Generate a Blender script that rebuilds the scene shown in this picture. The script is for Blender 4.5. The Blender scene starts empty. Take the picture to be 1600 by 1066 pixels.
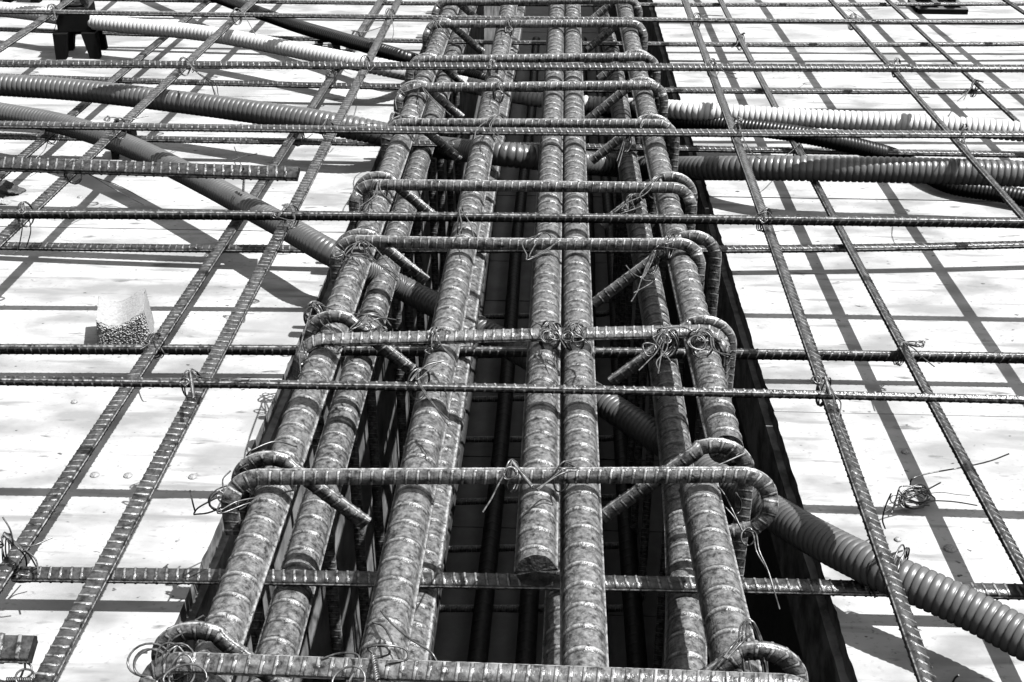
import bpy, math, random
import numpy as np
C = bpy.context.scene
R_ = math.radians
random.seed(7); rng = np.random.default_rng(7)

# ------------------------------------------------------------------ camera
FPX, HC = 1950.0, 0.70                     # focal length in photo pixels, camera height above the deck
PITCH = math.atan(1068 / FPX); YAW = math.atan(95 * math.cos(PITCH) / FPX)
cam_d = bpy.data.cameras.new('camera'); cam = bpy.data.objects.new('camera', cam_d)
C.collection.objects.link(cam); C.camera = cam
cam_d.sensor_width = 36; cam_d.lens = FPX / 1600 * 36; cam_d.clip_start = 0.02; cam_d.clip_end = 500
cam.location = (0, 0, HC); cam.rotation_euler = (math.pi / 2 - PITCH, 0, YAW)

# ------------------------------------------------------------------ light
w = bpy.data.worlds.new('World'); C.world = w; w.use_nodes = True
nt = w.node_tree; nt.nodes.clear()
sky = nt.nodes.new('ShaderNodeTexSky'); sky.sky_type = 'NISHITA'; sky.sun_disc = False
SUN_EL, SX = math.atan(1 / 0.54), 0.54
sky.sun_elevation = SUN_EL; sky.sun_rotation = R_(90)
bw = nt.nodes.new('ShaderNodeRGBToBW'); bg = nt.nodes.new('ShaderNodeBackground'); bg.inputs[1].default_value = 0.125
ow = nt.nodes.new('ShaderNodeOutputWorld')
nt.links.new(sky.outputs[0], bw.inputs[0]); nt.links.new(bw.outputs[0], bg.inputs[0]); nt.links.new(bg.outputs[0], ow.inputs[0])
sl = bpy.data.lights.new('sun', 'SUN'); so = bpy.data.objects.new('sun', sl); C.collection.objects.link(so)
sl.energy = 5.0; sl.angle = R_(0.55); sl.color = (1, 1, 1); so.rotation_euler = (math.atan(.04), math.atan(SX), 0); so.location = (3, 0, 5)
C.view_settings.view_transform = 'Standard'; C.view_settings.look = 'None'
C.view_settings.exposure = 1.5; C.view_settings.gamma = 1
C.cycles.diffuse_bounces = 0; C.cycles.glossy_bounces = 0

# ------------------------------------------------------------------ pixel -> world
cp, sp, cy, sy_ = math.cos(PITCH), math.sin(PITCH), math.cos(YAW), math.sin(YAW)
Rt = np.array([cy, sy_, 0]); Fw = np.array([-sy_ * cp, cy * cp, -sp]); Up = np.cross(Rt, Fw)
def P(px, py, z):
    d = Fw * FPX + Rt * (px - 800) - Up * (py - 533)
    t = (z - HC) / d[2]
    return np.array([0, 0, HC]) + d * t
def PY(px, py, Y):                          # point on the vertical plane y = Y
    d = Fw * FPX + Rt * (px - 800) - Up * (py - 533)
    return np.array([0, 0, HC]) + d * (Y / d[1])

# ------------------------------------------------------------------ materials
def mat(name, col, rough=.6, metal=0., col2=None, scale=40, detail=6, lo=.35, hi=.65, bump=.0, bscale=200, spec=.5, extra=None):
    m = bpy.data.materials.new(name); m.use_nodes = True; n = m.node_tree.nodes; l = m.node_tree.links
    b = n['Principled BSDF']; b.inputs['Roughness'].default_value = rough; b.inputs['Metallic'].default_value = metal
    b.inputs['Specular IOR Level'].default_value = spec
    g = lambda v: (v, v, v, 1)
    b.inputs['Base Color'].default_value = g(col)
    tc = n.new('ShaderNodeTexCoord')
    out = None
    if col2 is not None:
        no = n.new('ShaderNodeTexNoise'); no.inputs['Scale'].default_value = scale; no.inputs['Detail'].default_value = detail
        no.inputs['Roughness'].default_value = .65
        l.new(tc.outputs['Object'], no.inputs['Vector'])
        mr = n.new('ShaderNodeMapRange'); mr.inputs['From Min'].default_value = lo; mr.inputs['From Max'].default_value = hi
        l.new(no.outputs['Fac'], mr.inputs['Value'])
        mx = n.new('ShaderNodeMix'); mx.data_type = 'RGBA'; mx.inputs['A'].default_value = g(col); mx.inputs['B'].default_value = g(col2)
        l.new(mr.outputs[0], mx.inputs['Factor']); out = mx.outputs['Result']
        if extra: out = extra(n, l, tc, out)
        l.new(out, b.inputs['Base Color'])
    if bump:
        no = n.new('ShaderNodeTexNoise'); no.inputs['Scale'].default_value = bscale; no.inputs['Detail'].default_value = 5
        l.new(tc.outputs['Object'], no.inputs['Vector'])
        bp = n.new('ShaderNodeBump'); bp.inputs['Strength'].default_value = bump; bp.inputs['Distance'].default_value = .001
        l.new(no.outputs['Fac'], bp.inputs['Height']); l.new(bp.outputs[0], b.inputs['Normal'])
    return m

def steel_extra(n, l, tc, out, patch=30):
    # scraped brighter rib tops (mesh attribute) and darker scale patches / pits
    at = n.new('ShaderNodeAttribute'); at.attribute_name = 'worn'
    no = n.new('ShaderNodeTexNoise'); no.inputs['Scale'].default_value = 260; no.inputs['Detail'].default_value = 3
    l.new(tc.outputs['Object'], no.inputs['Vector'])
    ml = n.new('ShaderNodeMath'); ml.operation = 'MULTIPLY'
    mr = n.new('ShaderNodeMapRange'); mr.inputs['From Min'].default_value = .35; mr.inputs['From Max'].default_value = .6
    l.new(no.outputs['Fac'], mr.inputs['Value']); l.new(at.outputs['Fac'], ml.inputs[0]); l.new(mr.outputs[0], ml.inputs[1])
    m1 = n.new('ShaderNodeMix'); m1.data_type = 'RGBA'; m1.inputs['B'].default_value = (.40, .40, .40, 1)
    l.new(ml.outputs[0], m1.inputs['Factor']); l.new(out, m1.inputs['A'])
    n2 = n.new('ShaderNodeTexNoise'); n2.inputs['Scale'].default_value = 110; n2.inputs['Detail'].default_value = 8; n2.inputs['Roughness'].default_value = .75
    l.new(tc.outputs['Object'], n2.inputs['Vector'])
    r2 = n.new('ShaderNodeMapRange'); r2.inputs['From Min'].default_value = .56; r2.inputs['From Max'].default_value = .63
    l.new(n2.outputs['Fac'], r2.inputs['Value'])
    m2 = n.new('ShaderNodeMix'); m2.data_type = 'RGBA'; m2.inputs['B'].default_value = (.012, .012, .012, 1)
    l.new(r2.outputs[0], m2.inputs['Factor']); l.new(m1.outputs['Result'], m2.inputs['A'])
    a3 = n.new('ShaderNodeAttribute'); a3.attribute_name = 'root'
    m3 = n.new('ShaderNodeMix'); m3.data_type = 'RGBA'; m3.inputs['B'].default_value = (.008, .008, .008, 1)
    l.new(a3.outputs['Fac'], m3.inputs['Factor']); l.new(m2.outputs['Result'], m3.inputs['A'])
    return m3.outputs['Result']

def deck_extra(n, l, tc, out):
    def layer(scale, lo, hi, v, prev, stretch=(1, 1, 1), detail=4):
        mp = n.new('ShaderNodeMapping'); mp.inputs['Scale'].default_value = stretch
        l.new(tc.outputs['Object'], mp.inputs['Vector'])
        no = n.new('ShaderNodeTexNoise'); no.inputs['Scale'].default_value = scale; no.inputs['Detail'].default_value = detail
        l.new(mp.outputs[0], no.inputs['Vector'])
        mr = n.new('ShaderNodeMapRange'); mr.inputs['From Min'].default_value = lo; mr.inputs['From Max'].default_value = hi
        l.new(no.outputs['Fac'], mr.inputs['Value'])
        mx = n.new('ShaderNodeMix'); mx.data_type = 'RGBA'; mx.inputs['B'].default_value = (v, v, v, 1)
        l.new(mr.outputs[0], mx.inputs['Factor']); l.new(prev, mx.inputs['A']); return mx.outputs['Result']
    out = layer(9, .46, .64, .135, out, (1, 1.8, 1), 9)
    out = layer(34, .63, .71, .08, out, (.6, 2, 1), 5)
    out = layer(75, .69, .74, .02, out, (1, 1.6, 1), 2)
    out = layer(160, .58, .70, .15, out, (1, 1.5, 1), 6)
    out = layer(5, .55, .66, .17, out, (1, 1.5, 1), 10)
    out = layer(14, .56, .68, .13, out, (.5, 4, 1), 8)
    return out

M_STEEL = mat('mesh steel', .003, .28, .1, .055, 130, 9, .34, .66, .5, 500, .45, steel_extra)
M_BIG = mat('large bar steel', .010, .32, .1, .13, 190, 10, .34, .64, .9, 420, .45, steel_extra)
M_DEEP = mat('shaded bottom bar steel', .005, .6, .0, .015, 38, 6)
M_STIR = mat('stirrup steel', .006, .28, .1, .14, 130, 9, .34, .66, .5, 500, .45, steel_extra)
M_WIRE = mat('tie wire', .02, .35, .5, .12, 150, 3)
M_DECK = mat('deck plywood', .30, .75, 0, .21, 3, 8, .3, .7, .25, 120, .3, deck_extra)
M_DARKWOOD = mat('shade-dark formwork timber', .010, .7, 0, .03, 14, 8, .35, .65, .4, 150)  # right trench wall, its shade put into the colour; also colours the debris clump
M_WALL_SUNLIT = mat('sunlit formwork face', .02, .6, 0, .16, 14, 8, .35, .65, .4, 150)  # left trench wall, same plywood, lightened in colour for the sun on it
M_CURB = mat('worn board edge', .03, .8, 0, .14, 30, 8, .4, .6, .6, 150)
M_FLOOR = mat('trench bottom panels', .08, .7, 0, .13, 12, 8, .35, .65, .3, 150)
M_HOSE = mat('dark grey conduit plastic', .045, .36, 0, .06, 12, 4)
M_WHITE = mat('white conduit plastic', .34, .4, 0, .30, 12, 4)
M_BLACK = mat('black conduit plastic', .003, .38, 0, .006, 12, 4, spec=.35)
M_CHAIR = mat('black moulded plastic', .004, .3, 0, .008, 30, 4)
M_CONC = mat('pale spacer concrete', .215, .9, 0, .13, 260, 8, .35, .7, .8, 500)
M_CONCR = mat('rough broken concrete', .24, .95, 0, .09, 900, 5, .48, .62, 1., 400)
M_NAIL = mat('nail head', .28, .6, .2, .08, 900, 3)

# ------------------------------------------------------------------ objects
def link(name, verts, faces, m, parent=None, smooth=True, worn=None, root=None, nflat=0):
    me = bpy.data.meshes.new(name)
    verts = np.asarray(verts, dtype=np.float32)
    if isinstance(faces, np.ndarray):
        me.vertices.add(len(verts)); me.vertices.foreach_set('co', verts.ravel())
        me.loops.add(faces.size); me.loops.foreach_set('vertex_index', faces.astype(np.int32).ravel())
        me.polygons.add(len(faces)); me.polygons.foreach_set('loop_start', np.arange(0, faces.size, faces.shape[1], dtype=np.int32))
        me.update(calc_edges=True); me.validate()
    else:
        me.from_pydata([tuple(map(float, v)) for v in verts], [], faces); me.update()
    if smooth: me.polygons.foreach_set('use_smooth', np.ones(len(me.polygons), dtype=bool))
    if worn is not None:
        a = me.attributes.new('worn', 'FLOAT', 'POINT'); a.data.foreach_set('value', np.asarray(worn, dtype=np.float32))
    if root is not None:
        a = me.attributes.new('root', 'FLOAT', 'POINT'); a.data.foreach_set('value', np.asarray(root, dtype=np.float32))
    if nflat:
        fl = np.ones(len(me.polygons), dtype=bool); fl[-nflat:] = False; me.polygons.foreach_set('use_smooth', fl)
    me.materials.append(m)
    o = bpy.data.objects.new(name, me); C.collection.objects.link(o)
    if parent: o.parent = parent
    return o
def tag(o, label, cat, group=None):
    o['label'] = label; o['category'] = cat
    if group: o['group'] = group
    return o
def struct(o): o['kind'] = 'structure'; return o

def smooth_path(pts, n=12):
    pts = np.array(pts, float)
    if len(pts) < 3: return pts
    p = np.vstack([2 * pts[0] - pts[1], pts, 2 * pts[-1] - pts[-2]]); out = []
    for i in range(1, len(p) - 2):
        a, b, c, d = p[i - 1:i + 3]
        for t in np.linspace(0, 1, n, endpoint=False):
            out.append(.5 * ((2 * b) + (c - a) * t + (2 * a - 5 * b + 4 * c - d) * t * t + (3 * b - a - 3 * c + d) * t ** 3))
    out.append(p[-2]); return np.array(out)
def arclen(path):
    return np.concatenate([[0], np.cumsum(np.linalg.norm(np.diff(path, axis=0), axis=1))])
def resample(path, s):
    L = arclen(path); return np.stack([np.interp(s, L, path[:, k]) for k in range(3)], 1)
def frames(pts, up=(0, 0, 1)):
    T = np.gradient(pts, axis=0); T /= np.linalg.norm(T, axis=1)[:, None] + 1e-12
    N = np.zeros_like(T); n = np.array(up, float)
    if abs(n @ T[0]) > .95: n = np.array([0, 1., 0])
    for i in range(len(T)):
        n = n - (n @ T[i]) * T[i]; n /= np.linalg.norm(n); N[i] = n
    return T, N, np.cross(T, N)
def sweep(pts, rad, th, shift=None, up=(0, 0, 1), caps=True):
    """pts (n,3); rad (n,m); th (m) or (n,m); shift (n,m) along the tangent"""
    T, N, B = frames(pts, up); n, m = rad.shape
    th = np.broadcast_to(th, (n, m))
    V = pts[:, None] + rad[..., None] * (np.cos(th)[..., None] * N[:, None] + np.sin(th)[..., None] * B[:, None])
    if shift is not None: V = V + shift[..., None] * T[:, None]
    V = V.reshape(-1, 3)
    i = np.arange(n - 1)[:, None] * m; j = np.arange(m)[None]; j2 = (j + 1) % m
    F = np.stack([i + j, i + j2, i + m + j2, i + m + j], -1).reshape(-1, 4)
    if caps:
        jj = np.arange(m); rf = rad[0].mean() * .06
        def capv(k, sg):
            ring = V[k * m:(k + 1) * m]; c = ring.mean(0); inner = c + (ring - c) * .5 + sg * T[k] * np.convolve(np.tile(rng.normal(0, rf * .2, m), 3), np.ones(7) / 7, 'same')[m:2 * m, None] if m > 8 else c + (ring - c) * .5
            return np.vstack([ring, inner, c[None]])
        A, B2 = capv(0, -1), capv(n - 1, 1); o1 = len(V); V = np.vstack([V, A, B2]); o2 = o1 + 2 * m + 1
        k2 = (jj + 1) % m
        def capf(o, fl):
            q = np.stack([o + jj, o + m + jj, o + m + k2, o + k2], 1); e = jj[::2]
            t = np.stack([np.full(len(e), o + 2 * m), o + m + (e + 2) % m, o + m + (e + 1) % m, o + m + e], 1)
            f = np.vstack([q, t]); return f[:, ::-1] if fl else f
        F = np.vstack([F, capf(o1, False), capf(o2, True)])
    return V, F

def rebar_geo(path, D, pitch, roll=90., m=16, tilt=.07, h=.13, twist=0., up=(0, 0, 1), ragged=0.):
    path = np.asarray(path, float); L = arclen(path)[-1]
    k = max(1, int(L / pitch)); fr = np.array([0, .30, .36, .43, .57, .64, .70]); hh = np.array([0, 0, 0, 1, 1, 0, 0.]); rr = np.array([0, 0, 1, 0, 0, 1, 0.])
    if m >= 30: fr = np.array([0, .34, .40, .455, .53, .585, .65])
    s = (np.arange(k)[:, None] + fr[None]).ravel() * pitch; hr = np.tile(hh, k); ro = np.tile(rr, k)
    ampl = np.repeat(rng.uniform(.75, 1.15, k), 7); hr = hr * ampl
    s = np.append(s, L); hr = np.append(hr, 0.); ro = np.append(ro, 0.); keep = s <= L; s, hr, ro = s[keep], hr[keep], ro[keep]
    pts = resample(path, s)
    base = np.array([-14, -8, -4, 4, 8, 14]) if m >= 16 else np.array([-10, 0, 10])
    half = np.concatenate([base, np.linspace(30, 150, m // 2 - len(base))])
    th0 = np.radians(np.concatenate([half, half + 180]))
    lr = ((np.abs(np.degrees(th0)) < 5) | (np.abs(np.degrees(th0) - 180) < 5)).astype(float)
    cres = np.clip(np.abs(np.sin(th0)), 0, 1) ** .6 * (1 - lr) ; cres[np.abs(np.sin(th0)) < .26] = 0
    r = D / 2
    rad = r * (1 - .03 + h * hr[:, None] * cres[None] + .085 * lr[None])
    rad = rad * (1 + rng.normal(0, .004, rad.shape))
    sgn = np.where(np.sin(th0) >= 0, 1., 1.)
    sh = tilt * D * np.cos(th0)[None] * sgn[None] * np.ones((len(s), 1))
    sh[0] = 0; sh[-1] = 0
    if ragged:
        sm = lambda: np.convolve(np.tile(rng.normal(0, ragged * 1.6, len(th0)), 3), np.ones(7) / 7, 'same')[len(th0):2 * len(th0)] + rng.normal(0, ragged * .08, len(th0))
        sh[0] += sm(); sh[-1] += sm()
    th = th0[None] + R_(roll) + (R_(twist) * s / max(L, 1e-6))[:, None]
    V, F = sweep(pts, rad, th, sh, up)
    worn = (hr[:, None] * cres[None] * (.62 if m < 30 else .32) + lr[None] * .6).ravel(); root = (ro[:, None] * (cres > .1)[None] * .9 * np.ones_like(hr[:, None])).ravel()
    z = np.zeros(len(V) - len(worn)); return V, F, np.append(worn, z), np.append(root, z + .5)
def rebar(name, path, D, pitch, M, parent=None, **k):
    V, F, wn, rt = rebar_geo(path, D, pitch, **k); mm = k.get('m', 16)
    return link(name, V, F, M, parent, True, wn, rt, 3 * mm)
def hose(name, path, D, pitch, M, depth=.10, m=28):
    path = np.asarray(path, float); L = arclen(path)[-1]; k = int(L / pitch)
    fr = np.array([0, .07, .18, .36, .58, .76, .88]); hh = np.array([0, .62, .94, 1, .95, .7, .2])
    s = (np.arange(k)[:, None] + fr[None]).ravel() * pitch; hr = np.tile(hh, k)
    pts = resample(path, s); th = np.linspace(0, 2 * math.pi, m, endpoint=False)
    wob = 1 + .012 * np.sin(s * 9)
    rad = D / 2 * (1 - depth + depth * hr)[:, None] * wob[:, None] * np.ones((1, m))
    V, F = sweep(pts, rad, th); return link(name, V, F, M)
def tube_geo(path, r, m=6):
    path = np.asarray(path, float); th = np.linspace(0, 2 * math.pi, m, endpoint=False)
    return sweep(path, np.full((len(path), m), r), th)
def wires(name, paths, r=.00075, M=None):
    Vs, Fs, o = [], [], 0
    for p in paths:
        V, F = tube_geo(p, r); Vs.append(V); Fs.append(F + o); o += len(V)
    return link(name, np.vstack(Vs), np.vstack(Fs), M or M_WIRE)

def box_geo(x0, x1, y0, y1, z0, z1):
    v = [(x0, y0, z0), (x1, y0, z0), (x1, y1, z0), (x0, y1, z0), (x0, y0, z1), (x1, y0, z1), (x1, y1, z1), (x0, y1, z1)]
    return v, [(0, 3, 2, 1), (4, 5, 6, 7), (0, 1, 5, 4), (1, 2, 6, 5), (2, 3, 7, 6), (3, 0, 4, 7)]
class MB:
    def __init__(s): s.v = []; s.f = []
    def add(s, vf):
        v, f = vf; o = len(s.v); s.v += [tuple(map(float, q)) for q in v]; s.f += [tuple(int(i) + o for i in q) for q in f]
    def box(s, *a): s.add(box_geo(*a))
    def build(s, name, m, parent=None, smooth=False): return link(name, s.v, s.f, m, parent, smooth)
def bevel(o, wd=.001, seg=2):
    b = o.modifiers.new('bevel', 'BEVEL'); b.width = wd; b.segments = seg; b.limit_method = 'ANGLE'; return o

# ------------------------------------------------------------------ setting: deck, trench
LE = np.array([P(x, y, 0) for x, y in [(275, 980), (312, 887), (350, 800), (397, 690), (425, 616), (456, 559), (472, 517), (495, 462), (513, 427), (535, 367), (556, 340), (615, 185), (660, 72)]])
RE = np.array([P(x, y, 0) for x, y in [(1325, 1012), (1280, 875), (1258, 796), (1199, 629), (1172, 507), (1127, 377), (1102, 282), (1062, 150), (1025, 20)]])
cl = np.polyfit(LE[:, 1], LE[:, 0], 2); cr = np.polyfit(RE[:, 1], RE[:, 0], 2)
def edge(c, Y):
    Yc = np.clip(Y, .55, 3.0); v = np.polyval(c, Yc); d = np.polyval(np.polyder(c), Yc); return v + d * (Y - Yc)
Y0, Y1 = -1.5, 7.0
def deck_side(side, seams, name, lab):
    c = cl if side < 0 else cr; V, F = [], []
    ys = [Y0] + seams + [Y1]
    for a, b in zip(ys[:-1], ys[1:]):
        a += .0008; b -= .0008; zt = rng.uniform(-.0006, .0006); n = max(2, int((b - a) / .006))
        Y = np.linspace(a, b, n); X = edge(c, Y)
        jit = np.convolve(rng.normal(0, .0007, n + 8), np.ones(3) / 3, 'same')[4:-4] * (1 if side > 0 else .6)
        chip = (np.convolve((rng.random(n + 20) > .97) * rng.uniform(.0005, .0016, n + 20), np.array([.3, 1, .4]), 'same')[10:-10])
        X = X + np.clip(jit, -.004, .004) - (-1 if side > 0 else 1) * chip
        outer = -9. if side < 0 else 9.; o = len(V)
        for x, y in zip(X, Y): V += [(outer, y, zt), (x, y, zt), (x + side * .0005, y, zt - .018), (outer, y, zt - .018)]
        for i in range(n - 1):
            p, q = o + 4 * i, o + 4 * i + 4
            for k in range(4):
                k2 = (k + 1) % 4; F.append((p + k, q + k, q + k2, p + k2) if side > 0 else (p + k2, q + k2, q + k, p + k))
        F.append((o, o + 1, o + 2, o + 3)); e = o + 4 * (n - 1); F.append((e + 3, e + 2, e + 1, e))
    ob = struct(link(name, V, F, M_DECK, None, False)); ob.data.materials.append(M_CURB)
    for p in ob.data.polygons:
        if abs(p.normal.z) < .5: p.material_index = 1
    return ob
deck_side(-1, [1.58, 2.18, 2.78, 3.6], 'formwork_deck', 'left')
deck_side(1, [.50, 1.134, 1.734, 2.334, 2.934, 3.6], 'formwork_deck', 'right')

DZ = -.82
def wall(side):
    c = cl if side < 0 else cr; mb = MB()
    Ys = np.linspace(Y0, Y1, 60); lev = [(-.101, -.34, .010), (-.342, -.58, .009), (-.582, DZ, .011)]
    for zt, zb, ins in lev:
        v = []; 
        for Y in Ys:
            x = edge(c, Y) + side * ins; xo = x + side * .03
            v += [(x, Y, zt), (x, Y, zb), (xo, Y, zb), (xo, Y, zt)]
        f = []
        for i in range(len(Ys) - 1):
            p, q = 4 * i, 4 * i + 4
            for k in range(4): k2 = (k + 1) % 4; f.append((p + k, p + k2, q + k2, q + k))
        mb.add((v, f))
    return struct(mb.build('trench_wall', M_DARKWOOD if side > 0 else M_WALL_SUNLIT))
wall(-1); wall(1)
def curb(side):
    c = cl if side < 0 else cr; Ys = np.arange(Y0, Y1, .012); v, f = [], []
    ns = np.convolve(rng.normal(0, .0004, len(Ys) + 6), np.ones(3) / 3, 'same')[3:-3]
    for Y, e in zip(Ys, ns):
        x = edge(c, Y) - side * (.0065 + e); xo = x + side * .04; v += [(x, Y, -.0188), (x + side * e, Y, -.10), (xo, Y, -.10), (xo, Y, -.0188)]
    for i in range(len(Ys) - 1):
        p, q = 4 * i, 4 * i + 4
        for k in range(4): k2 = (k + 1) % 4; f.append((p + k, p + k2, q + k2, q + k))
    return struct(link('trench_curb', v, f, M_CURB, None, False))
curb(-1); curb(1)
mb = MB(); y = Y0
while y < Y1:
    mb.box(-.75, .75, y, y + .247, DZ - .02, DZ + rng.uniform(-.001, .001)); y += .25
struct(mb.build('trench_floor', M_FLOOR))
g = MB(); g.box(-60, 60, -60, 60, DZ - .10, DZ - .05); struct(g.build('ground', M_FLOOR))

# ------------------------------------------------------------------ straight bars
def fit_x(pts, z, x0=-1.9, x1=1.75, deg=2):      # transverse: Y as a function of X
    if callable(z): W = np.array([P(a, b, z(a)) for a, b in pts])
    else: W = np.array([P(a, b, z) for a, b in pts])
    c = np.polyfit(W[:, 0], W[:, 1], min(deg, len(pts) - 1)); a, b = W[:, 0].min(), W[:, 0].max(); d = np.polyder(c)
    X = np.arange(x0, x1, .02); Xc = np.clip(X, a, b)
    Y = np.polyval(c, Xc) + np.polyval(d, Xc) * (X - Xc)
    Z = np.interp(X, W[:, 0], W[:, 2]) if len(W) > 1 else np.full_like(X, W[0, 2])
    o = np.argsort(W[:, 0]); Z = np.interp(X, W[o, 0], W[o, 2])
    return np.stack([X, Y, Z], 1)
def fit_y(pts, z, y0=.15, y1=4.6, deg=2):        # longitudinal: X as a function of Y
    W = np.array([P(a, b, z) for a, b in pts])
    c = np.polyfit(W[:, 1], W[:, 0], min(deg, len(pts) - 1)); a, b = W[:, 1].min(), W[:, 1].max(); d = np.polyder(c)
    Y = np.arange(y0, y1, .02); Yc = np.clip(Y, a, b)
    X = np.polyval(c, Yc) + np.polyval(d, Yc) * (Y - Yc)
    return np.stack([X, Y, np.full_like(Y, z)], 1)

DS, PS = .0134, .0088
ZT, ZU, ZBL, ZBT = .1278, .1085, .0480, .0345
UPG = 'upper mesh crossbars'
UT = [([(0, 595), (400, 601), (800, 606), (1200, 616), (1600, 625)], 40, 'upper crossbar nearest the camera, running over all the thick bars, smooth seam up'),
      ([(0, 334), (400, 338), (800, 340), (1200, 343), (1600, 350)], 40, 'second upper crossbar from the camera, next in front of the short thick bar'),
      ([(0, 195), (400, 201), (800, 206), (1200, 208), (1600, 211)], 100, 'third upper crossbar from the camera, passing over both dark grey conduits'),
      ([(0, 100), (400, 100.5), (800, 105), (1200, 106), (1600, 107)], 105, 'fourth upper crossbar from the camera, just behind the thick grey conduit on the left'),
      ([(0, 19), (400, 21), (800, 30), (1200, 34), (1600, 34)], 95, 'fifth upper crossbar from the camera, touching the top of the black plastic chair')]
for pts, roll, lab in UT:
    tag(rebar('mesh_crossbar', fit_x(pts, ZT), DS, PS, M_STEEL, roll=roll, twist=rng.uniform(-25, 25)), lab, 'rebar', UPG)
for i, yy in enumerate((-22, -62)):
    pth = fit_x([(0, yy - 3), (800, yy + 4), (1600, yy + 8)], ZT)
    tag(rebar('mesh_crossbar', pth, DS, PS, M_STEEL, roll=95), ['sixth upper crossbar from the camera, just past the top edge of the photo', 'farthest upper crossbar, well past the top edge of the photo'][i], 'rebar', UPG)
LT = [([(22, 897), (300, 902), (450, 903), (700, 906), (960, 912), (1200, 916), (1300, 920), (1580, 924)], 'nearest lower crossbar, its left end beside the bushy wire knot at the left edge'),
      ([(0, 545), (400, 549), (800, 548), (1170, 554), (1600, 560)], 'second lower crossbar from the camera, running in front of the concrete spacer block'),
      ([(0, 384), (400, 389), (800, 390), (1150, 389), (1300, 387), (1600, 383)], 'third lower crossbar from the camera, lying between deck and mesh behind the concrete block'),
      ([(0, 214), (400, 219), (560, 222), (1060, 235), (1500, 239), (1600, 242)], 'fourth lower crossbar from the camera, along the far side of the thickest grey conduit'),
      ([(0, 120), (200, 126), (400, 130), (600, 136), (1050, 142.5), (1600, 142)], 'fifth lower crossbar from the camera, just behind the white conduit on the right'),
      ([(0, 47.5), (400, 54), (650, 65), (820, 69), (1200, 71), (1600, 67.5)], 'sixth lower crossbar from the camera, passing behind the legs of the black chair'),
      ([(0, -4), (400, 1), (680, 5), (1000, 8), (1200, 9), (1600, 5)], 'farthest lower crossbar, along the top edge of the photo')]
for i, (pts, lab) in enumerate(LT):
    zf = ZBT
    if i == 2: zf = lambda a: ZBT - .016 * np.clip((600 - a) / 500, 0, 1)
    if i == 0: pth = fit_x(pts, zf, x0=P(22, 897, ZBT)[0])
    else: pth = fit_x(pts, zf)
    tag(rebar('mesh_crossbar', pth, DS, PS, M_STEEL, roll=[100, 35, 95, 95, 100, 90, 95][i], twist=rng.uniform(-15, 15)), lab, 'rebar', 'lower mesh crossbars')
UL = [([(624, 0), (572, 100), (522, 200), (485, 267), (427, 400), (351, 534), (205, 800), (66, 1066)], 'upper long bar nearest the trench on the left deck'),
      ([(398, 0), (290, 100), (187, 200), (135, 250), (108, 275), (47, 327), (12, 367)], 'upper long bar in the middle of the left deck, passing over the thick grey conduit'),
      ([(109, 0), (75, 25), (38, 50), (0, 76)], 'upper long bar farthest out on the left deck, crossing the top left corner'),
      ([(1070, 0), (1087, 45), (1104, 95), (1114, 125), (1132, 167), (1150, 212), (1170, 267), (1185, 317), (1205, 367), (1225, 422), (1245, 480), (1272, 571), (1295, 639), (1320, 704), (1355, 799), (1385, 882), (1407, 940), (1452, 1065)], 'upper long bar nearest the trench on the right deck, crossing over the diagonal conduit'),
      ([(1300, 0), (1318, 25), (1340, 50), (1375, 87), (1410, 122), (1440, 162), (1475, 200), (1497, 225), (1537, 266), (1562, 300), (1597, 340)], 'upper long bar in the middle of the right deck, leaving at the right edge'),
      ([(1570, 0), (1600, 20)], 'upper long bar cutting the top right corner of the photo')]
for pts, lab in UL:
    tag(rebar('mesh_long_bar', fit_y(pts, ZU), DS, PS, M_STEEL, roll=[95, 92, 90, -60, -60, -60][UL.index((pts, lab))], twist=rng.uniform(-10, 10), tilt=.04, h=.14), lab, 'rebar', 'upper mesh long bars')
LL = [([(594, 0), (562, 55), (518, 120), (490, 165), (455, 212), (432, 250), (406, 305), (370, 345), (322, 417), (262, 500), (243, 534), (142, 694), (71, 800), (0, 910)], 'lower long bar on the left deck with a bushy wire knot at its near end'),
      ([(315, 10), (292, 28), (259, 57), (212, 95), (185, 120), (135, 160), (112, 178), (68, 220), (38, 242), (0, 275)], 'lower long bar passing under both dark grey conduits at the far left'),
      ([(1125, 0), (1137, 25), (1157, 60), (1177, 97), (1197, 142), (1225, 195), (1272, 285), (1295, 330), (1317, 367), (1350, 427), (1375, 480), (1407, 532), (1437, 594), (1475, 659), (1512, 724), (1550, 799), (1590, 885)], 'lower long bar on the right deck passing beside the loose wire coil'),
      ([(1385, 0), (1415, 25), (1430, 42), (1462, 72), (1495, 100), (1522, 130), (1557, 162), (1597, 195)], 'lower long bar toward the top right with a wire knot at the fifth lower crossbar')]
for i, (pts, lab) in enumerate(LL):
    tag(rebar('mesh_long_bar', fit_y(pts, ZBL), DS, PS, M_STEEL, roll=[85, 90, -55, -55][i], tilt=.04, h=.14), lab, 'rebar', 'lower mesh long bars')
# extra 16 mm bars with cut ends
a = P(-420, 243, .1265); b = P(466, 272, .1265)
tag(rebar('short_cross_bar', [a, (a + b) / 2, b], .0190, .0115, M_STEEL, roll=120, ragged=.0006), 'short thicker bar lying across the left mesh with its cut end short of the trench', 'rebar')
a = P(-330, 1006, .124); b = P(50, 1015, .124)
tag(rebar('short_cross_bar', [a, (a + b) / 2, b], .0185, .0125, M_STEEL, roll=110, ragged=.0008), 'thick bar with a bright cut end poking in at the bottom left corner', 'rebar')

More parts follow.
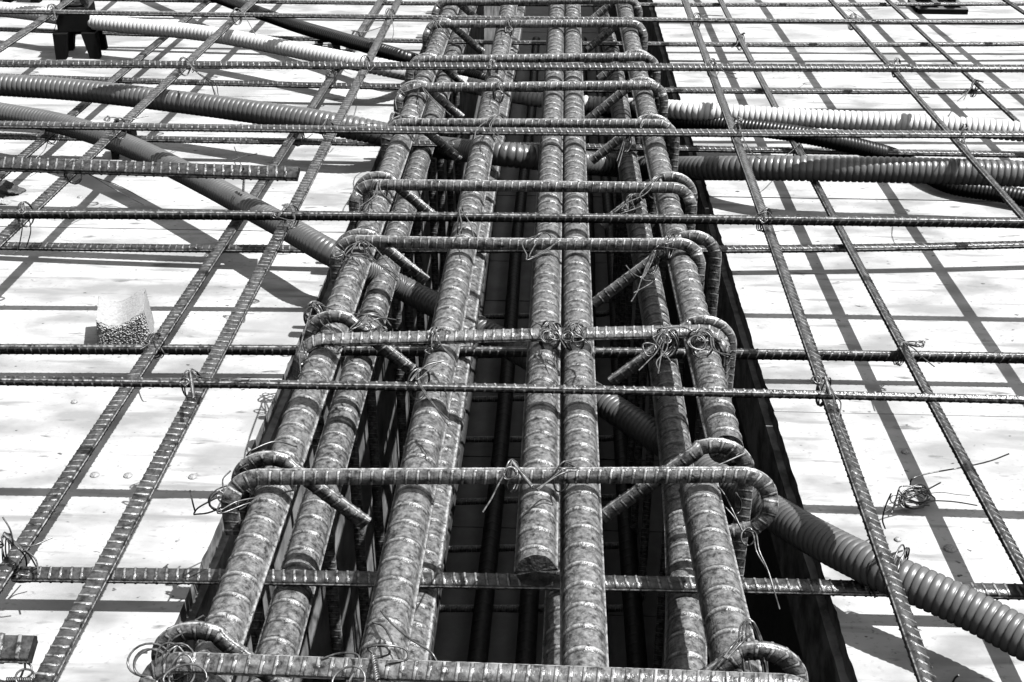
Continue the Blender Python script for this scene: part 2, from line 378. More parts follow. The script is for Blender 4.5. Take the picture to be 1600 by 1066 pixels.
# ------------------------------------------------------------------ thick longitudinal bars
DB, PB = .0318, .0228
Z1, Z2 = .095, .012
def big(pts, z, lab, grp, y0=.2, y1=4.6, deg=2, roll=90, **k):
    pth = fit_y(pts, z, y0, y1, deg)
    o = rebar('thick_bar', pth, DB, PB, M_BIG, m=34, roll=roll, tilt=-.02, h=.095, ragged=.0012, **k)
    return tag(o, lab, 'rebar', grp)
G1, G2 = 'thick top bars of the beam', 'thick second layer bars of the beam'
big([(350, 985), (478, 646), (541, 450), (594, 317), (620, 240), (650, 160), (685, 68)], Z1, 'thick ribbed bar at the left end of the top layer, inside the left stirrup bends', G1, roll=84)
big([(606, 1000), (641, 800), (663, 680), (685, 580), (716, 440), (737, 317), (753, 240), (765, 165), (782, 72), (795, 18)], Z1, 'thick ribbed top bar alone between the left pair and the middle pair', G1, roll=88)
yc = P(836, 893, Z1)[1]
big([(840, 800), (847, 660), (853, 440), (858, 300), (862, 240), (864, 160), (868, 70), (870, 15)], Z1, 'thick top bar of the middle pair that ends in a rough cut face', G1, y0=yc, roll=80)
big([(912, 1000), (909, 850), (905, 650), (900, 450), (897, 300), (896, 240), (896, 75), (893, 15)], Z1, 'thick top bar of the middle pair that runs past the cut end beside it', G1, roll=-94)
yr = P(1140, 703, Z1)[1]
big([(1138, 700), (1118, 646), (1085, 505), (1067, 425), (1045, 335), (1027, 245), (1009, 165), (988, 75), (976, 20)], Z1, 'thick right hand top bar that ends in a broken tip behind a stirrup hook', G1, y0=yr, roll=-80)
yn = P(1086, 742, Z1)[1] - .04
pth = fit_y([(1140, 1000), (1112, 850), (1098, 795), (1085, 735)], Z1, .2, yn + .04, 1)
tag(rebar('thick_bar', pth, DB, PB, M_BIG, m=34, roll=75, tilt=-.02, h=.085, ragged=.001), 'thick right hand top bar nearest the camera, coming out from under the stirrup hook', 'rebar', G1)
big([(435, 1015), (487, 837), (530, 654), (565, 560), (597, 450), (632, 335), (660, 240), (693, 122), (722, 50)], Z2, 'thick lower layer bar tucked close against the leftmost top bar', G2, roll=100)
big([(641, 1040), (667, 850), (692, 700), (732, 480), (755, 317), (778, 190), (800, 70)], Z2, 'thick lower layer bar showing along the right side of the lone top bar', G2, roll=60)
big([(881, 1000), (888, 700), (890, 400)], Z2, 'thick lower layer bar under the middle pair, showing below the cut end', G2, roll=90)
big([(950, 60), (966, 150), (981, 250), (998, 355), (1022, 500), (1047, 640), (1057, 690), (1064, 815), (1068, 950), (1073, 1040)], Z2, 'thick lower layer bar on the right, dark along its left side', G2, deg=4, roll=-85)
# rough cut faces
# bottom layer, deep in the trench
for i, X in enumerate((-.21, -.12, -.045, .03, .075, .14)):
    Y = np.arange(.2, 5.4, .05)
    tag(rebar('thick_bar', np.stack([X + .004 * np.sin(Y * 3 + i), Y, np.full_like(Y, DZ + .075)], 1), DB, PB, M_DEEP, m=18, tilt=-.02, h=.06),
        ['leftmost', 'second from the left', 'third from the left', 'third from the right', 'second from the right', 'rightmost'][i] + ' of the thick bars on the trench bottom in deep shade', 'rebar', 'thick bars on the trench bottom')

# ------------------------------------------------------------------ stirrups and cap ties
def arc(cx, cz, r, a0, a1, n=14):
    A = np.radians(np.linspace(a0, a1, n)); return [(cx + r * math.cos(t), cz + r * math.sin(t)) for t in A]
NEAR = ['nearest', 'second', 'third', 'fourth', 'fifth', 'sixth', 'seventh', 'eighth', 'ninth', 'tenth', 'eleventh', 'farthest']
ST = [  # cap pixels, XL, XR(cap), XR(leg), yoffL, yoffR, hook lengths, roll
    ([(300, 1037), (600, 1046), (800, 1054), (1100, 1066)], -.282, .158, .150, .030, .030, .055, .090, 45, -2),
    ([(400, 746), (600, 745), (800, 742), (1000, 741), (1130, 744)], -.277, .1595, .146, .027, .040, .078, .098, 95, 0),
    ([(500, 533), (600, 528), (700, 526), (800, 525), (950, 521), (1100, 518)], -.265, .150, .156, .050, .016, .078, .092, 45, 0),
    ([(585, 377), (700, 380), (800, 381), (1050, 381)], -.269, .142, .1626, .015, .016, .072, .120, 100, 0),
    ([(615, 289), (800, 291), (1000, 293)], -.274, .147, .151, .026, .034, .074, .088, 95, 0),
    ([(640, 192), (800, 195), (1000, 193)], -.265, .1435, .139, .016, .020, .076, .086, 100, 0),
    ([(672, 136), (800, 137), (980, 133)], -.268, .140, .134, .016, .016, .066, .084, 95, 0),
    ([(665, 92), (800, 95), (980, 88)], -.268, .138, .132, .016, .016, .060, .055, 100, 0),
    ([(695, 38), (800, 37), (950, 37)], -.264, .128, .126, .016, .016, .072, .070, 95, 0),
    ([(712, 3), (800, 2), (900, 1)], -.264, .127, .125, .016, .016, .066, .060, 100, 0),
    ([(712, -34), (800, -35), (900, -36)], -.264, .127, .125, .016, .016, .066, .060, 100, 0),
    ([(722, -66), (800, -68), (900, -68)], -.264, .127, .125, .016, .016, .066, .060, 100, 0)]
CAPY = []
ZC = .1235
for i, (pts, XL, XRc, XR, oL, oR, hL, hR, roll, dz) in enumerate(ST):
    XL += .0145; XRc += .0145; XR += .0145
    W = np.array([P(a, b, ZC) for a, b in pts]); c = np.polyfit(W[:, 0], W[:, 1], 1 if i != 3 else 2); CAPY.append(c)
    fy = lambda X, c=c: np.polyval(c, X)
    r = .026
    xz = [(XL, z) for z in (ZC - r - .025, ZC - r - .015, ZC - r - .005)] + arc(XL + r, ZC - r, r, 180, 90) + [(x, ZC) for x in np.linspace(XL + r + .02, XRc - r - .02, 14)]
    tl = [.06, 0, .09, .12, .012, .05, .05, .05, .05, .05, .05, .05][i]
    xz += (arc(XRc - r, ZC - r, r, 90, -62) + [(XRc - r - .009, ZC - 2 * r - .0025)]) if i == 1 else (arc(XRc - r, ZC - r, r, 90, 0) + [(XRc, ZC - r - t) for t in (tl * .5, tl)])
    pth = np.array([(x, fy(x) - (.006 if (k < 8 or k > len(xz) - 8) else 0), z) for k, (x, z) in enumerate(xz)])
    pth = smooth_path(pth, 3)
    tag(rebar('cap_tie', pth, DS, .0091, M_STIR, roll=roll, up=(0, 0, 1), tilt=.05, h=.11),
        NEAR[i] + ' bent cap bar across the top of the beam, counted from the camera', 'rebar tie', 'cap bars over the beam')
    # U stirrup with 135 degree hooks
    r = .028; zc = .0965; a_end = 50
    yl, yr_ = fy(XL) + oL, fy(XR) + oR; zb = DZ + .045; rb = .03
    tL = np.array([math.sin(R_(a_end)), -math.cos(R_(a_end))])
    eL = np.array([XL + r + r * math.cos(R_(a_end)), zc + r * math.sin(R_(a_end))])
    eR = np.array([XR - r - r * math.cos(R_(a_end)), zc + r * math.sin(R_(a_end))])
    xz = [tuple(eL + tL * hL), tuple(eL + tL * hL * .5)] + arc(XL + r, zc, r, a_end, 180) + [(XL, z) for z in np.linspace(.07, zb + rb + .02, 8)]
    xz += arc(XL + rb, zb + rb, rb, 180, 270, 6) + [(x, zb) for x in np.linspace(XL + rb + .03, XR - rb - .03, 5)] + arc(XR - rb, zb + rb, rb, 270, 360, 6)
    xz += [(XR, z) for z in np.linspace(zb + rb + .02, .07, 8)] + arc(XR - r, zc, r, 0, 180 - a_end)
    tR = np.array([-tL[0], tL[1]]); xz += [tuple(eR + tR * hR * .5), tuple(eR + tR * hR)]
    n = len(xz); pth = []
    for k, (x, z) in enumerate(xz):
        t = (x - XL) / (XR - XL); y = yl * (1 - t) + yr_ * t
        if k < 12: y = yl - .010 * max(0, 1 - k / 3.)
        if k > n - 12: y = yr_ - .010 * max(0, 1 - (n - 1 - k) / 3.)
        pth.append((x, y, z))
    pth = smooth_path(pth, 3)
    tag(rebar('stirrup', pth, DS, .0091, M_STIR, roll=75, up=(0, 1, 0), tilt=.05, h=.11),
        NEAR[i] + ' hooked stirrup of the beam counted from the camera, its hooks pointing inward', 'stirrup', 'deep stirrups of the beam')

# ------------------------------------------------------------------ conduits
def hp(pts): return smooth_path([P(a, b, z) for a, b, z in pts], 10)
tag(hose('conduit', hp([(-1300, 70, .074), (-420, 112, .074), (-200, 124, .074), (0, 133, .074), (130, 142, .074), (300, 162, .074), (430, 180, .074), (530, 196, .072), (610, 212, .05), (665, 226, -.018), (715, 234, .02), (775, 240, .053), (850, 248, .045), (930, 256, .01), (990, 261, -.018), (1040, 263, .008), (1085, 263, .034), (1140, 263, .052), (1220, 263, .066), (1300, 264, .072), (1450, 267, .074), (1600, 272, .074), (1900, 285, .074), (2700, 330, .074)]), .0365, .0088, M_HOSE),
    'thickest dark grey corrugated conduit, crossing the whole photo behind the third crossbar', 'conduit')
tag(hose('conduit', hp([(-1300, 20, .072), (-400, 130, .072), (-150, 150, .072), (0, 176, .072), (100, 195, .072), (200, 228, .072), (300, 276, .072), (400, 330, .071), (460, 363, .071), (505, 389, .070), (545, 410, .056), (590, 433, .012), (640, 456, -.020), (745, 512, -.024), (860, 577, -.024), (960, 640, -.024), (1050, 700, -.022), (1120, 747, -.006), (1190, 790, .020), (1270, 838, .042), (1360, 884, .056), (1440, 918, .058), (1520, 955, .055), (1600, 998, .052), (1800, 1105, .05), (2150, 1330, .05)]), .0325, .0063, M_HOSE, depth=.08),
    'dark grey corrugated conduit running diagonally down to the lower right corner', 'conduit')
tag(hose('conduit', hp([(-1200, -60, .068), (-300, -5, .068), (-100, 5, .068), (30, 18, .068), (150, 35, .068), (300, 50, .068), (400, 66, .068), (500, 86, .068), (590, 104, .066), (640, 114, .04), (690, 124, -.02), (740, 135, -.02), (820, 152, -.02), (900, 161, -.02), (970, 166, -.02), (1010, 168, .02), (1050, 171, .066), (1200, 182, .068), (1400, 192, .068), (1600, 206, .068), (1900, 235, .068), (2700, 330, .068)]), .0305, .0086, M_WHITE, depth=.13),
    'white corrugated conduit crossing the decks behind the two dark grey ones', 'conduit')
tag(hose('conduit', hp([(200, -60, .066), (330, -8, .066), (450, 36, .066), (520, 57, .066), (600, 80, .066), (650, 95, .05), (700, 110, -.045), (760, 124, -.055), (860, 150, -.055), (960, 175, -.05), (1000, 184, .0), (1050, 189, .04), (1130, 195, .055), (1230, 207, .06), (1300, 220, .058), (1360, 234, .04), (1410, 250, .02), (1480, 288, .016), (1560, 302, .016), (1640, 316, .016), (1850, 350, .016), (2600, 470, .016)]), .0262, .0056, M_BLACK),
    'glossy black corrugated conduit slanting under the white one', 'conduit')

# ------------------------------------------------------------------ tie wires
def wp(pts):                      # pixel polyline [(px,py,z)] -> smooth world path
    return smooth_path([P(*q) for q in pts], 6)
def loop3(c, u, v, a, b, t0=0, turns=1., jit=0.0006, n=22):
    t = np.linspace(t0, t0 + turns * 2 * math.pi, max(8, int(n * turns)))
    c = np.asarray(c); ph = rng.uniform(0, 6, 3)
    p = c + np.outer(np.cos(t) * a, u) + np.outer(np.sin(t) * b, v)
    return p + jit * np.stack([np.sin(t * 1.7 + ph[0]), np.sin(t * 1.3 + ph[1]), np.sin(t * 2.1 + ph[2])], 1)
def twisted(a, b, r=.0011, turns=5):
    a, b = np.asarray(a), np.asarray(b); d = b - a; L = np.linalg.norm(d); d /= L
    u = np.cross(d, [0.3, .2, 1]); u /= np.linalg.norm(u); v = np.cross(d, u); t = np.linspace(0, 1, turns * 8)
    out = []
    for ph in (0, math.pi):
        A = t * turns * 2 * math.pi + ph; out.append(a + np.outer(t * L, d) + r * (np.outer(np.cos(A), u) + np.outer(np.sin(A), v)))
    return out
TG = 'tie wires on the bars'
def tie(px, py, z, lab, ang=45, n=3, a=.0096, b=.0150, tails=(), pig=None, ring=None, r=.0007, cross=False):
    c = P(px, py, z); paths = []
    if n == 4 and not cross: n = 3
    if n >= 5: n = 4
    for k in range(n):
        th = R_(ang + rng.normal(0, 4)); u = np.array([math.cos(th), math.sin(th), 0]); v = np.array([rng.normal(0, .05), rng.normal(0, .05), 1.])
        off = np.array([-u[1], u[0], 0]) * (k - (n - 1) / 2) * .0019
        paths.append(loop3(c + off, u, v, a * rng.uniform(.95, 1.03), b * rng.uniform(.97, 1.04), jit=.0003))
    if cross:
        for k in range(2):
            th = R_(ang + 90 + rng.normal(0, 7)); u = np.array([math.cos(th), math.sin(th), 0])
            paths.append(loop3(c + np.array([0, (k - .5) * .002, 0]), u, np.array([0, 0, 1.]), a, b))
    top = z + b
    if pig:
        e = P(px + pig[0], py + pig[1], top + .004); paths += twisted(c + np.array([0, 0, b]), e, turns=max(3, int(np.linalg.norm(e - c) / .004)))
    for t in tails:
        paths.append(smooth_path([c + np.array([0, 0, b])] + [P(px + q[0], py + q[1], top + (q[2] if len(q) > 2 else .004)) for q in t], 6))
    if ring:
        sc_ = 1. if (cross or r > .00069 and n <= 2) else .7
        for q in ring:
            cc = P(px + q[0], py + q[1], top + .004); u = Rt; v = np.array([0, .75, .65]); s = np.linalg.norm(P(px + q[0] + q[2], py + q[1], top) - P(px + q[0], py + q[1], top))
            paths.append(smooth_path([c + np.array([0, 0, b]), (c + cc) / 2 + np.array([0, 0, b * .6]), cc + u * s * .8 * sc_], 5))
            for k in range(min(2, q[3]) if len(q) > 3 else 1): paths.append(loop3(cc + rng.normal(0, .0008, 3), u, v, s * sc_ * rng.uniform(.75, .9), s * sc_ * rng.uniform(.7, .85), 0, 1.0, .0008))
    return tag(wires('tie_wire', paths, r), lab, 'tie wire', TG)

zt = .1182; zb = .0415
# left deck, upper mesh
tie(300, 601, zt, 'wire knot where the inner left long bar crosses the nearest upper crossbar', tails=[[(12, -12), (45, -9), (92, -12)]], ring=[(-12, -2, 11, 3)], pig=(3, 22), n=4)
tie(455, 338, zt, 'wire knot on the second upper crossbar above the diagonal conduit', ring=[(-22, -3, 9, 2)], tails=[[(-10, -8), (20, -6)], [(5, 6), (-25, 0), (-30, -4)]], n=4)
tie(512, 202, zt, 'wire knot on the third upper crossbar over the thick grey conduit', tails=[[(20, -6), (78, -10)], [(-10, -4), (-26, -2)]], n=4)
tie(570, 101, zt, 'wire knot where the inner left long bar crosses the fourth upper crossbar', n=4, tails=[[(6, 9), (14, 4)]])
tie(609, 26, zt, 'wire knot where the fifth upper crossbar meets the inner left long bar', n=4, tails=[[(6, 20), (3, 38)]])
tie(40, 335, zt, 'wire knot at the left edge on the second upper crossbar, thin ends hanging down', n=4, ring=[(-8, -4, 8, 2)], tails=[[(-5, 20, -.02), (-12, 55, -.05), (-20, 62, -.05)], [(8, 20, -.02), (2, 48, -.05), (-3, 52, -.05)]])
tie(187, 201, zt, 'wire knot with a curled end on the third upper crossbar, left of the conduit', n=4, ring=[(-20, -16, 7, 2)], tails=[[(-8, -14), (10, -13), (45, -20)]])
tie(288, 104, zt, 'wire knot on the middle left long bar with two thin ends trailing right', n=4, ring=[(14, 5, 6, 1)], tails=[[(20, 10), (40, 25, -.03), (48, 46, -.06)], [(22, 10), (48, 26, -.03), (53, 45, -.06)]])
tie(370, 26, zt, 'wire knot on the middle left long bar at the fifth crossbar', n=4, tails=[[(-12, -2), (-14, 10)], [(8, -8), (30, 30)]])
tie(82, 19, zt, 'wire knot left of the black chair on the fifth crossbar', n=4, ring=[(0, -6, 4, 1)], tails=[[(6, 12), (3, 28, -.04)]])
tie(115, 268, .118, 'wire knot under the short thick bar with two long straight ends', n=4, a=.012, b=.016, tails=[[(25, 5, -.06), (70, 22, -.10), (115, 46, -.11)], [(28, 6, -.06), (68, 30, -.10), (113, 54, -.11)]])
# left deck, lower mesh
tie(243, 540, zb, 'wire knot beside the concrete spacer block', n=5, ring=[(-16, -2, 9, 3)], tails=[[(8, -20), (12, -30)], [(-10, -3), (-24, 6)], [(12, 10), (20, 14)]])
tie(12, 858, .052, 'bushy wire knot at the left edge on the lower long bar, long ends sticking out', ang=100, n=4, tails=[[(8, -6), (4, -30, .02), (-8, -50, .03)], [(30, -4), (70, -18)], [(22, 0), (34, 10, -.02), (46, 30, -.04)], [(18, 0), (28, 14, -.02), (30, 34, -.05)]], pig=(24, 2), ring=[(-12, -8, 8, 2)])
tie(466, 214, zb, 'wire knot under the third upper crossbar on the lower long bar', n=3, tails=[[(-14, 4), (-24, 9)], [(10, 2), (22, -4)]])
tie(517, 122, .052, 'wire knot on the lower long bar between the fourth crossbar and the thick conduit', n=3, ring=[(-4, -6, 5, 2)])
tie(556, 60, .05, 'wire knot behind the black conduit on the lower long bar', n=4, tails=[[(-6, -12), (15, -10), (52, -22)], [(8, -4), (20, 2)], [(-12, 6), (-4, -12)]])
tie(80, 210, .046, 'dark wire knot half under the third crossbar at the far left', n=4, tails=[[(-8, 20, -.02), (-24, 38, -.03)], [(-14, -4), (-22, -3)]])
tag(wires('tie_wire', [wp([(305, 800, .06), (301, 785, .08), (297, 766, .09)]), wp([(303, 802, .06), (312, 792, .075), (345, 775, .09), (372, 765, .1)]), wp([(303, 804, .06), (330, 800, .08), (370, 780, .1)])]), 'thin V of wire ends beside the second cap bar on the left', 'tie wire', TG)
tag(wires('tie_wire', [wp([(45, 900, .045), (26, 898, .047), (18, 905, .03), (30, 910, .025), (50, 908, .03)]), wp([(60, 898, .045), (56, 875, .05), (38, 858, .06)])]), 'loop of wire hanging at the left end of the nearest lower crossbar', 'tie wire', TG)
tag(wires('tie_wire', [loop3(P(14, 1045, .11), Rt, np.array([0, .75, .6]), .010, .012), loop3(P(20, 1048, .11), Rt, np.array([0, .75, .6]), .013, .008), loop3(P(40, 1058, .112), Rt, np.array([0, .75, .6]), .006, .005)] + twisted(P(10, 1062, .11), P(50, 1062, .11), turns=6)), 'tangle of wire under the cut bar end in the bottom left corner', 'tie wire', TG)
tag(wires('tie_wire', twisted(P(382, 268, .115), P(380, 299, .092), turns=6) + [wp([(382, 268, .118), (380, 262, .136), (384, 270, .118)])]), 'twisted wire tail hanging under the short thick bar over the diagonal conduit', 'tie wire', TG)
# right deck
tie(1286, 612, zt, 'wire knot with a round eye on the nearest upper crossbar, right deck', n=4, ring=[(-12, -18, 11, 3)], pig=(12, 6), tails=[[(18, 5), (28, 20), (20, 55)], [(16, 8), (20, 40), (38, 80), (45, 102)]])
tie(1194, 343, zt, 'wire knot where the inner right long bar crosses the second upper crossbar', n=5, tails=[[(-10, -8), (5, -12), (15, -2)]], ring=[(-2, 0, 8, 2)])
tie(1152, 208, zt, 'wire knot with an upright eye on the third upper crossbar, right deck', n=4, ring=[(3, -22, 6, 2)], pig=(0, -16), tails=[[(8, 4), (22, 30), (38, 42)], [(8, 4), (12, 20), (4, 36)]])
tie(1112, 106, zt, 'wire knot on the inner right long bar at the fourth crossbar, two ends pointing right', n=4, tails=[[(10, -4), (20, 6), (38, 9)], [(10, -4), (24, 10), (40, 17)]])
tie(1088, 33, zt, 'wire knot on the inner right long bar at the fifth crossbar', n=4, tails=[[(4, -7), (12, -9), (42, -8)]])
tie(1503, 210, zt, 'wire knot on the middle right long bar at the third crossbar', n=4, tails=[[(4, 8), (8, 20), (14, 28)], [(4, -8), (10, -12)]])
tie(1400, 106, zt, 'wire knot on the middle right long bar at the fourth crossbar', n=4, tails=[[(-8, -5), (15, -4), (36, 3)], [(4, 4), (12, 16)]])
tie(1332, 34, zt, 'wire knot on the middle right long bar at the fifth crossbar', n=4, tails=[[(-8, -6), (20, -4), (44, 0)]])
tie(1408, 553, zb, 'wire knot with a twisted eye on the second lower crossbar, right deck', n=4, ring=[(30, -17, 9, 2)], pig=(26, -12), tails=[[(20, -8), (34, 6), (52, 20)], [(14, -4), (22, 16)]], b=.014)
tie(1522, 138, zb, 'frayed wire knot where the outer lower long bar meets the fifth lower crossbar', n=4, pig=(14, -10), tails=[[(-10, 6), (-16, 18)], [(-10, 6), (-26, 20)], [(-8, 4), (-20, 10)]])
tie(1157, 66, zb, 'wire knot with an upright twisted end on the lower long bar near the beam', n=3, pig=(7, -14), tails=[[(-6, 4), (-14, 9)]])
tie(1247, 240, zb, 'wire knot hidden behind the black conduit on the right deck', n=4, tails=[[(-12, -2), (-22, 4)], [(12, 2), (24, 5)]])
tie(1405, 890, .062, 'wire loops tying the diagonal conduit to the nearest lower crossbar', ang=60, n=3, a=.019, b=.019, tails=[[(-45, -12, -.01), (-50, 20, -.03), (-44, 42, -.05)], [(-42, -10, -.01), (-40, 20, -.03), (-38, 44, -.05)]])
# beam
tie(1015, 192, .112, 'wire wrapped round the right hook of the sixth stirrup', n=4, cross=True, tails=[[(-14, 8), (-8, -10), (10, -16)]])
tie(978, 222, .10, 'wire with two ends hanging from the right hook of the sixth stirrup', n=3, tails=[[(-8, 12), (-14, 30)], [(-4, 10), (-12, 40)]])
tie(1030, 292, .112, 'wire wrapped from the fifth cap bar down to its hook on the right', n=3, a=.022, tails=[[(-20, 10), (-50, 25), (-70, 40)], [(-10, -8), (-30, 12), (-25, 28), (-60, 42)]])
tie(985, 322, .09, 'bright wire curls on the tip of the fifth stirrup right hook', n=4, ring=[(-8, 4, 8, 2), (4, 6, 7, 1)])
tie(1020, 410, .105, 'three strands of wire pulled from the fourth cap bar down to its right hook', n=2, tails=[[(15, -30), (40, -34)], [(10, -24), (38, -20)], [(2, -10), (-12, 20), (-20, 24)], [(-14, 20), (-30, 18), (-42, 5)], [(-16, 22), (-24, 45), (-34, 62)], [(-16, 24), (0, 30), (-30, 48)]])
tie(720, 345, .12, 'thin wire bent over the second upper crossbar on the lone thick bar', n=2, a=.020, tails=[[(-2, -12), (2, 8), (-4, 22)], [(2, -14), (14, 4), (22, 30)]], ang=90)
tie(847, 384, .118, 'wire hooked round the fourth cap bar at the middle pair', n=1, a=.016, tails=[[(-30, -6), (-24, 14), (-22, 22), (8, 8), (22, -5), (42, -6)], [(-20, 18), (10, 4), (25, -6)]])
tie(775, 196, .12, 'wire with long ends over the sixth cap bar at the lone thick bar', n=3, a=.016, tails=[[(-28, 4), (-34, 22)], [(-8, 6), (5, 24), (14, 40)], [(-10, 2), (10, 20)]])
tie(779, 145, .118, 'wire with a round eye on the seventh cap bar at the lone thick bar', n=4, ring=[(2, 2, 7, 2)], cross=True)
tie(770, 108, .118, 'wire with a small eye on the eighth cap bar at the lone thick bar', n=4, ring=[(-6, -2, 4, 1)], cross=True, tails=[[(5, -4), (12, -8)]])
tie(795, 44, .118, 'wire bunch on the ninth cap bar at the lone thick bar', n=4, ring=[(0, 2, 6, 2)], cross=True)
tie(680, 528, .122, 'spiral wire wrap on the third cap bar at the lone thick bar', n=5, ang=70, a=.010, b=.010, ring=[(-10, 20, 8, 1)], tails=[[(10, 12), (30, 35), (34, 52)], [(8, 10), (28, 30), (32, 45)]])
tie(655, 600, .126, 'wire laid over the nearest upper crossbar at the lone thick bar, tip bent back', n=2, a=.012, tails=[[(-14, -4), (10, -28), (38, -36)], [(-4, -6), (20, -26), (28, -32)], [(0, 0), (20, 30), (46, 56)], [(2, 0), (24, 34), (46, 66)]])
tie(860, 524, .120, 'bunch of shiny wire loops on the third cap bar over the left middle bar', n=6, a=.013, b=.014, ring=[(-2, 2, 14, 4), (8, 4, 9, 3)], cross=True, tails=[[(-10, -14), (-26, -22)], [(14, 4), (24, 20)]])
tie(898, 526, .120, 'bunch of shiny wire loops on the third cap bar over the right middle bar', n=6, a=.012, b=.014, ring=[(-10, 0, 10, 3), (4, 4, 9, 3)], cross=True, tails=[[(4, -6), (26, 16), (24, 36)], [(-4, -10), (-10, -26)], [(2, -8), (8, -26)]])
tie(1095, 535, .122, 'large bunch of shiny wire loops on the right end of the third cap bar', n=6, a=.014, b=.014, ring=[(-6, -1, 15, 5), (6, -8, 10, 3)], cross=True, tails=[[(16, -14), (22, 10), (38, 22)], [(14, -12), (20, 12), (54, 22)], [(-10, -16), (-30, -24), (-70, -22)]])
tie(1042, 535, .118, 'untidy bunch of wire with one bright bent end on the third stirrup right hook', n=5, a=.013, ring=[(-2, -6, 9, 3), (-28, 8, 12, 3)], cross=True, tails=[[(-18, -10), (-20, -4), (6, 30)], [(-6, 6), (-10, 26), (-14, 50)], [(-14, 12), (-30, 30), (-44, 44)], [(0, 10), (-16, 30), (-12, 46)]])
tie(492, 492, .105, 'coarse wire bundle on the bend of the third stirrup at the left', n=6, a=.012, b=.014, ring=[(-4, -4, 11, 4)], cross=True, tails=[[(20, 10), (34, 30), (50, 42)], [(10, 12), (24, 24), (30, 46)], [(44, -3), (80, 0), (127, 8)], [(-20, 40), (-24, 62), (-22, 92)], [(-20, 40), (-14, 62), (-4, 80)]])
tie(575, 505, .112, 'looped wires between the left pair of thick bars at the third stirrup', n=4, a=.016, b=.010, ring=[(0, 6, 10, 2), (22, 8, 9, 3)], tails=[[(-30, 14), (-70, 18)], [(-28, 10), (20, -8), (36, 4)]], ang=20)
tie(560, 398, .112, 'two bright wire eyes on the fourth stirrup at the left', n=2, ring=[(10, -12, 9, 2), (-31, -1, 9, 2)], tails=[[(-20, 2), (10, 4), (50, 26), (64, 36)], [(-10, -2), (14, 0), (38, 20), (60, 40)], [(6, -24), (30, -6), (66, 40)]])
tie(592, 300, .115, 'wire crossing the bend of the fifth stirrup at the left', n=4, a=.012, tails=[[(-8, 6), (-28, 22), (-32, 32)], [(-4, 8), (-14, 16), (-22, 30)], [(4, 0), (16, 12), (24, 16)]])
tie(660, 150, .112, 'wires along the left hook of the seventh stirrup', n=2, tails=[[(20, 8), (44, 30)], [(4, -6), (18, 10), (34, 28)], [(-34, -4), (-42, 6), (-40, 22)]])
tie(678, 42, .112, 'shiny wire strands along the left hook of the ninth stirrup', n=3, tails=[[(10, 10), (30, 26), (42, 28)], [(6, -6), (22, 14), (38, 24)]])
tie(618, 192, .112, 'wire at the bend of the sixth stirrup beside the left deck edge', n=4, tails=[[(18, -8), (36, -10)], [(-12, 0), (-14, 8)]])
tie(1045, 385, .118, 'wire wrapped round the fourth cap bar just left of the right stirrup bend', n=3, ang=70, a=.012, tails=[[(-8, -4), (10, -8)]])
tie(800, 745, .120, 'bright wire with an eye and a twisted tail hanging from the second cap bar', n=2, ang=60, ring=[(-3, -4, 13, 2)], pig=(32, 16), tails=[[(-20, 10), (-32, 34), (-46, 56)]])
tie(880, 745, .122, 'pair of wires slanting over the second cap bar at the middle pair', n=1, ang=40, tails=[[(20, -14), (0, -12), (-22, 6), (-42, 20)], [(24, -12), (0, -6), (-24, 8), (-40, 22)]])
tie(360, 780, .09, 'tangle of wires on the left bend of the second cap bar', n=4, ang=20, a=.018, b=.012, ring=[(-14, -4, 10, 2)], tails=[[(-20, 18), (10, 4), (50, -4), (100, -14)], [(-20, 22), (30, 6), (78, 0)], [(-8, -10), (-12, -30), (0, -44)]])
tag(wires('tie_wire', [wp([(385, 712, .125), (395, 703, .13), (430, 690, .13), (464, 698, .128)]), wp([(375, 742, .11), (378, 730, .12), (385, 722, .125)]), wp([(370, 750, .11), (374, 734, .12), (388, 726, .125)])]), 'thin wire ends sticking up over the left hook of the second stirrup', 'tie wire', TG)
tag(wires('tie_wire', [wp([(1080, 760, .10), (1110, 772, .10), (1140, 800, .09), (1160, 828, .08)]), wp([(1112, 757, .10), (1130, 770, .1), (1160, 830, .08)]), loop3(P(1168, 838, .08), Rt, np.array([0, .7, .6]), .005, .008), wp([(1160, 828, .08), (1180, 832, .085), (1186, 860, .08), (1200, 892, .07), (1210, 925, .06), (1218, 952, .05)]), wp([(1160, 829, .08), (1176, 834, .085), (1182, 862, .08), (1198, 890, .07), (1208, 915, .06)]), wp([(1150, 770, .1), (1158, 785, .09), (1155, 800, .08), (1146, 806, .08)])]), 'long wire ends dangling into the trench below the right bend of the second cap bar', 'tie wire', TG)
tag(wires('tie_wire', [wp([(1085, 742, .125), (1120, 728, .12), (1165, 708, .12)]), wp([(1150, 712, .118), (1158, 706, .12)])]), 'short wire tip poking out right of the broken bar tip', 'tie wire', TG)
